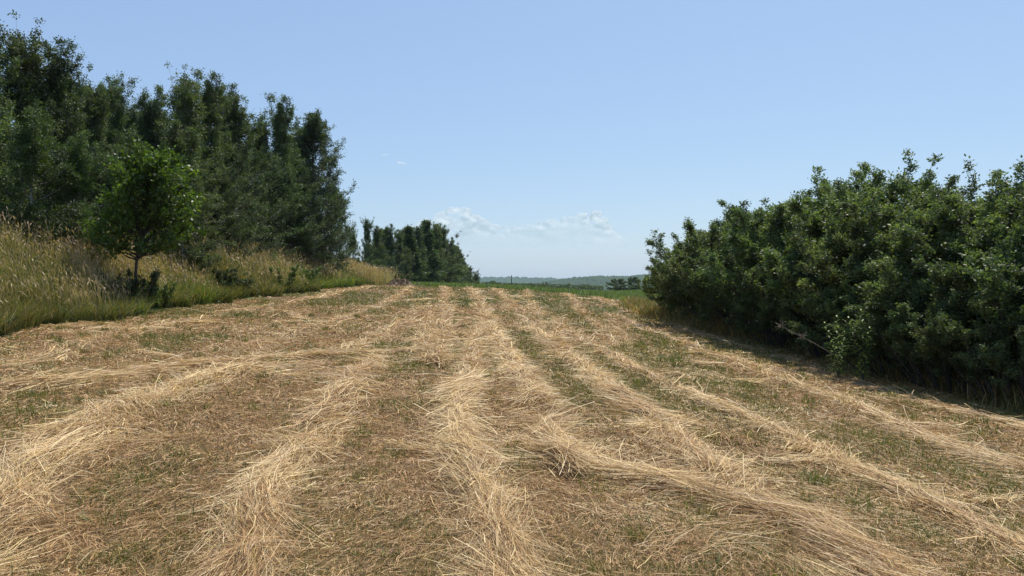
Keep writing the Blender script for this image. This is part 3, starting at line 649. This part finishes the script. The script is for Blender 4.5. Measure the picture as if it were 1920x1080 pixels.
for i, (key, px, d, top, lab, wd) in enumerate([
 ('b1', 706, 100, 424, 'far birch at the left end of the distant group, behind the tan grass clump', 0.72),
 ('b3', 728, 104, 421, 'blunt topped far birch, second from the left in the distant group', 0.66),
 ('b1', 749, 108, 430, 'far birch with a pale green side, above the dark hay heap', 0.74),
 ('f3', 766, 112, 425, 'narrow far birch left of the two spires of the distant group', 1.1),
 ('b2', 781, 116, 421, 'far birch with a ragged top, first of the spires in the distant group', 0.66),
 ('f3', 797, 120, 414, 'highest thin spire of the distant group', 1.0),
 ('b2', 815, 125, 418, 'far birch spire right of the highest one', 0.66),
 ('b1', 829, 131, 420, 'last full height birch before the distant group slopes down', 0.70),
 ('b3', 843, 140, 446, 'far birch one step down the slope of the distant group', 0.62),
 ('b1', 856, 152, 463, 'far birch two steps down the slope of the distant group', 0.70),
 ('b3', 868, 166, 480, 'small looking far birch low on the slope of the distant group', 0.62),
 ('b1', 880, 185, 497, 'tiny far birch near the low end of the distant group', 0.75),
 ('f2', 717, 112, 428, 'far birch in the second rank, seen through the left end of the distant group', 1.2),
 ('f1', 758, 122, 430, 'far birch in the second rank, behind the one above the dark heap', 1.2),
 ('f2', 790, 130, 428, 'far birch in the second rank, filling the gap below the highest spire', 1.2),
 ('f1', 822, 140, 430, 'far birch in the second rank, behind the last full height birch', 1.2),
 ('f2', 851, 160, 458, 'far birch in the second rank on the slope of the distant group', 1.2),
 ('b3', 891, 205, 510, 'last and lowest tree at the right end of the distant group', 0.80),
]):
    plant(key, px, d, top, lab, GF, wd * 1.7)
GS = 'small trees in the far valley'
plant('f4', 1158, 190, 523, 'wider rounded distant tree, left one of the pair before the wooded hill', GS, 1.9)
plant('f4', 1188, 195, 519.5, 'smaller distant tree, right one of the pair before the wooded hill', GS, 1.1)

def undergrowth():
    C = Geo(); n = 90000
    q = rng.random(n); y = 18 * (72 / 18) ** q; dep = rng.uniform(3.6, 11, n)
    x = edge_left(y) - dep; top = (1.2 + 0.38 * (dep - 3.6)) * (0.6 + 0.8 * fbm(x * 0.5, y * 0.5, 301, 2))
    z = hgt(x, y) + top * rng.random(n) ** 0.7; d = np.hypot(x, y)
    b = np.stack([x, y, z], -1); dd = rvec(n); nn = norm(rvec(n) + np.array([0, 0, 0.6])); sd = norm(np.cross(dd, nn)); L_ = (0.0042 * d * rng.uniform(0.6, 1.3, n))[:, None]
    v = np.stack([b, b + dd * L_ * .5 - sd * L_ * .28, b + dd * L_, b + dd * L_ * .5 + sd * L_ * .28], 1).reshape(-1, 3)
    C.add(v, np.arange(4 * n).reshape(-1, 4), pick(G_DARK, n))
    tag(C.build('undergrowth', M_leaf), 'dark tangled undergrowth filling the shade between the left trees', 'undergrowth', kind='stuff')
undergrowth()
def build_oak():
    o = make_tree('oak_sapling', 4.9, 2.6, 0.36, G_OAK, 0.13, 0.64, 115, 10, 24, 0.65, M_oak, M_bark, 'ovate', 0.0, 0.055, 5, 0.12)
    X, zt = at(254, 22.0, 278); zg = float(hgt(np.array([X]), np.array([22.0]))[0])
    s = (zt - zg) / o['h']; o.location = (X, 22.0, zg); o.scale = (s, s, s); o.rotation_euler = (0, 0, 0.1)
    tag(o, 'young oak with big bright leaves and a bare thin trunk in the tall grass', 'tree')
build_oak()

# the thicket on the right
SH = {
 's1': make_shrub('thicket_shrub', 4.0, 2.2, G_SHRUB, 0.062, 0.48, 42, 12, 13, 26, 0.36, M_shrub),
 's2': make_shrub('thicket_shrub', 4.0, 2.2, G_SHRUB, 0.058, 0.50, 42, 12, 13, 26, 0.34, M_shrub, 1.2),
 's3': make_shrub('thicket_shrub', 4.0, 2.2, G_SHRUB * 0.85, 0.068, 0.44, 42, 12, 13, 26, 0.36, M_shrub),
}
PROTO.update(SH)
GT = 'shrubs of the right thicket'
for key, px, d, top, lab, wd in [
 ('s2', 1292, 31.0, 458, 'low shrub at the far left end of the thicket, beside the green field', 0.95),
 ('s1', 1326, 29.5, 438, 'second shrub from the far end of the thicket, a little taller', 1.0),
 ('s3', 1368, 27.5, 400, 'third shrub from the far end, where the thicket starts to climb', 1.0),
 ('s2', 1400, 25.5, 374, 'shrub with short upright shoots on the climbing edge of the thicket', 1.0),
 ('s1', 1448, 24.0, 362, 'shrub halfway up the climbing outline of the thicket', 1.0),
 ('s3', 1505, 22.3, 345, 'shrub above the pale dead stem, just below the thicket crest', 1.0),
 ('s2', 1560, 20.5, 322, 'shrub left of the highest part of the thicket', 1.0),
 ('s1', 1618, 19.2, 292, 'high shrub at the left end of the thicket crest', 0.95),
 ('s2', 1690, 17.8, 298, 'highest shrub in the middle of the thicket crest, above the willow shoots', 0.95),
 ('s3', 1755, 16.3, 316, 'shrub in the slight dip of the thicket crest', 1.0),
 ('s1', 1835, 15.2, 314, 'leafy shrub with a feathery shoot near the right edge', 1.0),
 ('s2', 1905, 14.2, 308, 'nearest tall shrub, cut by the right edge of the photo', 1.0),
 ('s3', 1990, 13.2, 306, 'shrub mostly outside the right edge, dark below', 1.0),
 ('s3', 1585, 18.3, 440, 'low front shrub overhanging the pale dead stem', 1.05),
 ('s1', 1690, 15.7, 450, 'low front shrub behind the two willow shoots', 1.05),
 ('s2', 1800, 13.9, 455, 'low front shrub near the right edge, with sunlit upper leaves', 1.05),
 ('s1', 1925, 12.4, 470, 'lowest front shrub in the right corner, deep in shade', 1.05),
 ('s1', 1480, 20.8, 455, 'low front shrub where the thicket shadow begins', 0.95),
]:
    plant(key, px, d, top, lab, GT, wd * 1.30, cat='shrub')

# leafy shoots and the dead stem in front of the thicket
def shoot(px, py, d, top, label, n=46):
    X, _ = at(px, d); zg = float(hgt(np.array([X]), np.array([d]))[0]); zt = at(px, d, top)[1]; h = zt - zg
    root = empty('willow_shoot', (X, d, zg)); T = Geo(); C = Geo(); ns = 4
    K = 8; t = np.linspace(0, 1, K)
    for q in range(ns):
        hh = h * (1.0, 0.9, 0.78, 0.7)[q]; a = 2.1 * q + 0.6; w = 0.05 + 0.13 * q
        P = np.stack([w * np.cos(a) * t ** 1.5 - 0.10 * hh * t ** 2, w * np.sin(a) * t ** 1.5 - 0.12 * hh * t ** 2, hh * t - 0.05], -1)
        v, f = tubes(P[None], (0.008 * (1 - 0.75 * t))[None], 5); T.add(v, f)
        m = n; s = np.linspace(0.12, 1.0, m); b = np.stack([np.interp(s, t, P[:, i]) for i in range(3)], -1)
        az = np.arange(m) * 2.4; dd = norm(np.stack([np.cos(az), np.sin(az), 0.45 + rng.normal(0, 0.15, m)], -1))
        L_ = 0.22 * (1.15 - 0.55 * s) * rng.uniform(0.8, 1.2, m); Kl = 5; tt = np.linspace(0, 1, Kl)[None, :, None]
        LP = b[:, None] + dd[:, None] * L_[:, None, None] * tt + np.array([0, 0, -0.35]) * L_[:, None, None] * tt ** 2
        W = (0.013 * np.array([0.3, 1, 0.95, 0.6, 0.05]))[None] * np.ones((m, 1))
        v, f = ribbons(LP, W, norm(np.cross(dd, np.array([0, 0, 1.0])))); C.add(v, f, np.repeat(pick(np.array([(0.17, 0.25, 0.06), (0.21, 0.29, 0.075)]), m), Kl - 1, 0))
    T.build('stem', M_bark, root); C.build('leaves', M_oak, root)
    tag(root, label, 'plant', 'willow shoots before the thicket')
shoot(1572, 640, 14.3, 588, 'left leafy shoot with long narrow leaves, sunlit before the dark thicket')
shoot(1618, 630, 13.9, 576, 'right leafy shoot with long narrow leaves, sunlit before the dark thicket')
def dead_stem():
    d = 14.7
    p0x, p0z = at(1566, d, 667); p1x, p1z = at(1505, d - 0.3, 632); p2x, p2z = at(1466, d - 0.5, 612)
    P = np.array([(p0x + 0.35, d + 0.3, p0z - 0.35), (p0x, d, p0z), ((p0x + p1x) / 2, d - 0.15, (p0z + p1z) / 2 + 0.01), (p1x, d - 0.3, p1z), (p2x, d - 0.5, p2z)])
    G = Geo(); v, f = tubes(P[None], np.array([[0.010, 0.009, 0.008, 0.007, 0.004]]), 6); G.add(v, f)
    for c, k, sz in ((P[3], 26, 0.13), (P[4], 30, 0.14)):
        dr = norm(rvec(k) + np.array([-0.4, -0.2, 0.5])); Q = c[None, None] + dr[:, None] * (sz * rng.uniform(0.4, 1, k))[:, None, None] * np.linspace(0, 1, 3)[None, :, None]
        v, f = tubes(Q, np.tile([0.003, 0.0025, 0.004], (k, 1)), 4); G.add(v, f)
    off = P[0]
    o = G.build('dead_hogweed_stem', M_deadwood, None, False, off); o.location = off
    tag(o, 'pale dead stem with two dried flower heads leaning out of the thicket', 'dead stem')
dead_stem()

# weeds in the bank
def weed(px, d, top, dx, label, pal, leaf, R, dens, name='bank_weed'):
    X, zt = at(px, d, top); zg = float(hgt(np.array([X]), np.array([d]))[0]); h = max(0.4, zt - zg)
    root = empty(name, (X, d, zg)); T = Geo(); C = Geo(); ns = 9
    az = rng.uniform(0, 6.28, ns); B = np.stack([np.cos(az) * 0.12, np.sin(az) * 0.12, np.zeros(ns) - 0.05], -1)
    D = norm(np.stack([np.cos(az) * R, np.sin(az) * R, np.full(ns, h)], -1))
    P = curve_branches(B, D, h * rng.uniform(0.75, 1.0, ns), 7, 0.03, 0.03)
    v, f = tubes(P, np.tile(np.linspace(0.008, 0.003, 7), (ns, 1)), 4); T.add(v, f)
    st, en, ix = twigs_from(P, 12, 0.25, 0.6, 0.35, 0.15); fn = tone_fn(pal, ns)
    leaf_cloud(C, st, en, dens, leaf, 0.45, lambda m, ii: fn(m, ix[ii]), 0.02)
    T.build('stems', M_bark, root); C.build('leaves', M_grass, root)
    tag(root, label, 'weed', 'leafy weeds on the grass bank')
weed(428, 29.6, 500, 0, 'dark leafy weed, upper of the two right of the oak', G_DARK, 0.09, 0.4, 22)
weed(446, 30.6, 516, 0, 'dark leafy weed, lower of the two right of the oak', G_DARK, 0.09, 0.5, 22)
weed(258, 21.9, 505, 0, 'dark bushy weed standing in the shade at the foot of the oak', G_DARK, 0.07, 0.4, 24)
weed(222, 20.9, 512, 0, 'dull dark weed left of the oak foot', G_DARK, 0.07, 0.4, 22)
weed(185, 19.9, 520, 0, 'yellow green goldenrod left of the dark weeds', G_LIGHT * 1.4, 0.07, 0.35, 22)
weed(296, 23.0, 525, 0, 'yellow green goldenrod right of the oak foot', G_LIGHT * 1.4, 0.07, 0.35, 22)
weed(528, 37, 490, 0, 'bright lime leafy weed on the bank below the round dark willow', G_LIGHT * 1.7, 0.09, 0.7, 22)
weed(580, 42.5, 494, 0, 'bright lime weed nearer the last big tree', G_LIGHT * 1.7, 0.09, 0.6, 22)
weed(707, 66.5, 490, 0, 'tall green weed at the far end of the bank beside the heap', G_LIGHT * 1.4, 0.12, 0.9, 22)

# ------------------------------------------------------------------ heap, pole, hills, far hedge
def heap():
    X, Y = at(750, 61.0)[0], 61.0; zg = float(hgt(np.array([X]), np.array([Y]))[0])
    G = Geo(); n = 6000
    def top(a, b):
        return 0.62 * np.exp(-((a + 0.30) / 0.62) ** 2 - (b / 0.5) ** 2) + 0.42 * np.exp(-((a - 0.55) / 0.42) ** 2 - (b / 0.45) ** 2)
    g = np.linspace(-1.5, 1.5, 30); A, B = np.meshgrid(g, g); Zz = top(A, B) - 0.03 + 0.05 * (vnoise(A * 5, B * 5, 7) - 0.5)
    v = np.stack([A, B, Zz], -1).reshape(-1, 3); i = np.arange(29)[:, None] * 30 + np.arange(29)[None]
    f = np.stack([i, i + 1, i + 31, i + 30], -1).reshape(-1, 4); G.add(v, f, (0.08, 0.055, 0.04))
    a = rng.normal(0.05, 0.55, n); b = rng.normal(0, 0.4, n); an = rng.uniform(0, pi, n); K = 4; t = np.linspace(-0.5, 0.5, K)[None]; L_ = rng.uniform(0.2, 0.6, n)[:, None]
    xx = a[:, None] + np.cos(an)[:, None] * L_ * t; yy = b[:, None] + np.sin(an)[:, None] * L_ * t
    zz = top(xx, yy) + 0.03 + rng.normal(0, 0.02, (n, 1))
    v, f = ribbons(np.stack([xx, yy, zz], -1), np.full((n, K), 0.016), norm(np.stack([-np.sin(an), np.cos(an), rng.normal(0, .5, n)], -1)))
    G.add(v, f, np.repeat(pick(np.array([(0.17, 0.11, 0.055), (0.23, 0.155, 0.08), (0.10, 0.065, 0.035), (0.32, 0.23, 0.13)]), n), K - 1, 0))
    o = G.build('hay_heap', M_straw); o.location = (X, Y, zg); o.scale = (0.95, 0.85, 0.85)
    tag(o, 'low dark brown heap of raked hay with two humps at the far edge', 'hay heap')
heap()
def pole():
    X, zt = at(959, 240, 516.0); zg = float(hgt(np.array([X]), np.array([240]))[0]); h = zt - zg
    root = empty('utility_pole', (X, 240, zg))
    G = Geo(); t = np.linspace(-0.4, h, 6); v, f = tubes(np.stack([0 * t, 0 * t, t], -1)[None], np.linspace(0.17, 0.11, 6)[None], 10); G.add(v, f); G.build('post', M_pole, root)
    G = Geo(); t = np.linspace(-0.3, 0.3, 3); v, f = tubes(np.stack([t, 0 * t + 0.13, 0 * t + h - 0.35], -1)[None], np.full((1, 3), 0.05), 4); G.add(v, f); G.build('crossarm', M_pole, root)
    tag(root, 'thin dark utility pole beyond the crest, against the far hills', 'pole')
pole()
def hill(name, label, dist, pts, depth, base_col, seed):
    """a wooded ridge: pts are (photo column, photo row) of its skyline"""
    px = np.array([p[0] for p in pts]); py = np.array([p[1] for p in pts])
    nx, ny = 520, 46; cols = np.linspace(px[0], px[-1], nx); rows = np.interp(cols, px, py)
    X = (cols - CX) / F * dist; top = EYE + (HY - rows) / F * dist
    t = np.linspace(-1, 1, ny); Yd = dist + t * depth
    prof = np.cos(t * pi / 2) ** 0.8
    A, Bp = np.meshgrid(X, t); Z = -26 + (top[None] + 26) * prof[:, None]
    sc = dist / 2500
    bumps = (rng.random(Z.shape) ** 0.7 * 9 * sc) + 8 * sc * (vnoise(A / (60 * sc), Bp * 9, seed) - 0.5)
    Z = Z + bumps * (prof[:, None] > 0.05) - 4 * sc
    Xg = A + rng.normal(0, 0.2, Z.shape) * (X[1] - X[0]); Yg = np.repeat(Yd[:, None], nx, 1) + rng.normal(0, 3, Z.shape)
    v = np.stack([Xg, Yg, Z], -1).reshape(-1, 3); i = np.arange(ny - 1)[:, None] * nx + np.arange(nx - 1)[None]
    f = np.stack([i, i + 1, i + nx + 1, i + nx], -1).reshape(-1, 4)
    cl = np.array(base_col) * (0.75 + 0.5 * rng.random((len(f), 1))) * (0.8 + 0.4 * vnoise(A[:-1, :-1].ravel() / 120, Bp[:-1, :-1].ravel() * 4, seed + 5)[:, None])
    o = mesh_obj(name, v, f.ravel(), np.full(len(f), 4), M_hill, None, cl)
    tag(o, label, 'hill', kind='structure')
M_hill = leafy('hill_woods', 0.9, 0.1, 0.0)
hill('hills', 'long low wooded hill on the horizon right of the pole', 2300, [(930, 541), (1000, 534), (1050, 527), (1080, 522.5), (1120, 520), (1160, 519.5), (1230, 517), (1400, 512), (1700, 515), (2200, 522)], 380, (0.035, 0.06, 0.024), 201)
hill('far_hills', 'paler distant ridge behind the pole and the wooded hill', 4200, [(500, 526), (820, 524), (900, 522.5), (950, 521.5), (1000, 523), (1040, 524), (1080, 525), (1200, 527), (1700, 530)], 500, (0.035, 0.06, 0.024), 211)
def far_hedge():
    C = Geo(); n = 26000
    u = rng.uniform(905, 1130, n); d = rng.uniform(380, 430, n); X = (u - CX) / F * d
    topz = EYE + (HY - (530.5 + (u - 905) / 225 * 7.5 - 4.2 * sstep(0.5, 0.85, fbm(u * 0.09, d * 0.01, 231, 2)))) / F * d
    z = topz - rng.random(n) ** 2 * 5
    b = np.stack([X, d, z], -1); dd = rvec(n); nn = rvec(n); sd = norm(np.cross(dd, nn)); L_ = 0.7
    v = np.stack([b, b + dd * L_ * .5 - sd * .3, b + dd * L_, b + dd * L_ * .5 + sd * .3], 1).reshape(-1, 3)
    C.add(v, np.arange(4 * n).reshape(-1, 4), pick(G_DARK, n))
    tag(C.build('distant_treeline', M_leaf), 'thin dark line of tree tops just showing over the crest near the pole', 'treeline', kind='stuff')
far_hedge()

# ------------------------------------------------------------------ clouds, haze
def cloud_mat(name, cover):
    m, nt, N, L = new_mat(name); out = N.new('ShaderNodeOutputMaterial')
    d = N.new('ShaderNodeBsdfDiffuse'); d.inputs[0].default_value = (0.95, 0.95, 0.95, 1); t = N.new('ShaderNodeBsdfTranslucent'); t.inputs[0].default_value = (0.95, 0.95, 0.95, 1)
    a = N.new('ShaderNodeMixShader'); a.inputs[0].default_value = 0.6; L.new(d.outputs[0], a.inputs[1]); L.new(t.outputs[0], a.inputs[2])
    tr = N.new('ShaderNodeBsdfTransparent'); b = N.new('ShaderNodeMixShader')
    tc = N.new('ShaderNodeTexCoord'); n = N.new('ShaderNodeTexNoise'); n.inputs['Scale'].default_value = 0.0025; n.inputs['Detail'].default_value = 3
    r = N.new('ShaderNodeMapRange'); r.inputs[1].default_value = 0.25; r.inputs[2].default_value = 0.75; r.inputs[3].default_value = 0.35; r.inputs[4].default_value = 1.0
    sx = N.new('ShaderNodeSeparateXYZ'); L.new(tc.outputs['Generated'], sx.inputs[0])
    g = N.new('ShaderNodeMapRange'); g.inputs[1].default_value = 0.05; g.inputs[2].default_value = 0.95; g.inputs[3].default_value = 0.0; g.inputs[4].default_value = cover; L.new(sx.outputs[2], g.inputs[0])
    mu = N.new('ShaderNodeMath'); mu.operation = 'MULTIPLY'
    L.new(tc.outputs['Object'], n.inputs['Vector']); L.new(n.outputs['Fac'], r.inputs[0]); L.new(r.outputs[0], mu.inputs[0]); L.new(g.outputs[0], mu.inputs[1]); L.new(mu.outputs[0], b.inputs[0])
    L.new(tr.outputs[0], b.inputs[1]); L.new(a.outputs[0], b.inputs[2]); L.new(b.outputs[0], out.inputs['Surface']); return m
M_cloud = cloud_mat('cloud_vapour', 0.46)
def ico(sub=3):
    import bmesh
    bm = bmesh.new(); bmesh.ops.create_icosphere(bm, subdivisions=sub, radius=1)
    v = np.array([w.co[:] for w in bm.verts]); f = np.array([[w.index for w in p.verts] for p in bm.faces]); bm.free(); return v, f
ICO = ico()
def cloud(name, label, blobs, dist, vox):
    G = Geo(); V, Fc = ICO
    for px, py, r, *fl in blobs:
        k = 1
        X = (px - CX) / F * dist; Z = EYE + (HY - py) / F * dist; R = r / F * dist; fz = fl[0] if fl else 0.8
        G.add(V * np.array([R, R * 0.8, R * fz]) + np.array([X, dist + rng.normal(0, R * 0.4), Z]), Fc)
    o = G.build(name, M_cloud)
    me = o.data
    rm = o.modifiers.new('join', 'REMESH'); rm.mode = 'VOXEL'; rm.voxel_size = vox
    tag(o, label, 'cloud', 'clouds in the sky')
D_CL = 9000.0
def bank(outline, bottom, dens, rmin, rmax):
    out = []
    xs = [p[0] for p in outline]; ys = [p[1] for p in outline]
    for _ in range(dens):
        px = random.uniform(xs[0], xs[-1]); ty = float(np.interp(px, xs, ys)); by = float(np.interp(px, [b[0] for b in bottom], [b[1] for b in bottom]))
        q = random.random() ** 1.6; r = random.uniform(rmin, rmax) * (0.6 + 0.8 * q)
        out.append((px, ty + r * 0.8 + q * max(0, by - ty - r), r))
    return out
cloud('cloud', 'long faint cumulus bank with two white towers low over the far hills',
      bank([(775, 420), (800, 408), (830, 395), (855, 384), (875, 388), (890, 400), (920, 414), (950, 424), (975, 424), (1005, 412), (1040, 410), (1075, 402), (1105, 392), (1130, 396), (1145, 425), (1165, 448)],
           [(775, 440), (830, 452), (880, 456), (950, 460), (1020, 460), (1090, 458), (1165, 462)], 260, 5, 15), D_CL, 14)
cloud('small_cloud', 'small bright cloud wisp alone above the far birches', [(748, 306, 5, .6), (754, 307, 5, .6), (759, 307, 4, .5)], D_CL, 7)
cloud('small_cloud', 'faintest tiny cloud wisp left of the bright one', [(718, 291, 3, .5), (723, 291, 3, .5), (728, 291, 2.5, .5)], D_CL, 6)
def haze():
    x0, x1, y0, y1, z0, z1 = -2600, 2600, -60, 5200, -28, 75
    v = np.array([(x, y, z) for z in (z0, z1) for y in (y0, y1) for x in (x0, x1)], float)
    f = np.array([(0, 2, 3, 1), (4, 5, 7, 6), (0, 1, 5, 4), (2, 6, 7, 3), (0, 4, 6, 2), (1, 3, 7, 5)])
    m, nt, N, L = new_mat('air'); out = N.new('ShaderNodeOutputMaterial'); vo = N.new('ShaderNodeVolumePrincipled')
    vo.inputs['Color'].default_value = (0.62, 0.80, 1.0, 1); vo.inputs['Density'].default_value = HAZE; vo.inputs['Anisotropy'].default_value = 0.2
    L.new(vo.outputs[0], out.inputs['Volume'])
    tag(mesh_obj('haze', v, f.ravel(), np.full(6, 4), m), 'thin bluish summer haze over the valley', 'haze', kind='stuff')
HAZE = 0.00008
if HAZE: haze()

# ------------------------------------------------------------------ sky, sun, camera
SUN_EL, SUN_AZ = 61.0, 27.0                # degrees above the horizon, degrees right of straight ahead
w = bpy.data.worlds.new('World'); S.world = w; w.use_nodes = True
N, L = w.node_tree.nodes, w.node_tree.links; N.clear()
wo = N.new('ShaderNodeOutputWorld'); bg = N.new('ShaderNodeBackground'); sk = N.new('ShaderNodeTexSky')
sk.sky_type = 'NISHITA'; sk.sun_disc = False; sk.sun_elevation = radians(SUN_EL); sk.sun_rotation = radians(SUN_AZ)
sk.altitude = 0; sk.air_density = 1.0; sk.dust_density = 0.8; sk.ozone_density = 2.0
bg.inputs['Strength'].default_value = 0.10
wb = N.new('ShaderNodeVectorMath'); wb.operation = 'MULTIPLY_ADD'; wb.inputs[1].default_value = (0.66, 0.68, 0.55); wb.inputs[2].default_value = (1.85, 2.7, 5.05)
L.new(sk.outputs[0], wb.inputs[0]); L.new(wb.outputs[0], bg.inputs[0]); L.new(bg.outputs[0], wo.inputs[0])
sl = bpy.data.lights.new('sun', 'SUN'); sl.energy = 5.0; sl.angle = radians(0.53); sl.color = (1.0, 0.93, 0.81)
so = bpy.data.objects.new('sun', sl); COL.objects.link(so)
so.rotation_euler = (radians(-(90 - SUN_EL)), 0, radians(-SUN_AZ))     # shines from ahead and slightly right, down towards the viewer
cd = bpy.data.cameras.new('camera'); cam = bpy.data.objects.new('camera', cd); COL.objects.link(cam); S.camera = cam
cd.sensor_width = 36; cd.lens = F / 1920 * 36; cd.clip_start = 0.1; cd.clip_end = 30000
cam.location = (0, 0, EYE); cam.rotation_euler = (radians(90) - math.atan((540 - HY) / F), 0, 0)
S.render.engine = 'CYCLES'
S.view_settings.view_transform = 'Standard'; S.view_settings.look = 'None'; S.view_settings.gamma = 1; S.view_settings.exposure = 0.0
c = S.cycles; c.max_bounces = 6; c.diffuse_bounces = 3; c.glossy_bounces = 2; c.transmission_bounces = 4; c.volume_bounces = 1; c.transparent_max_bounces = 8
c.use_denoising = True
try: c.denoiser = 'OPENIMAGEDENOISE'; c.denoising_prefilter = 'ACCURATE'
except Exception: pass
c.use_adaptive_sampling = True; c.adaptive_threshold = 0.02
for k in ('h',):
    for o in bpy.data.objects:
        if k in o.keys(): del o[k]
print('objects', len(bpy.data.objects), 'verts', sum(len(m.vertices) for m in bpy.data.meshes))
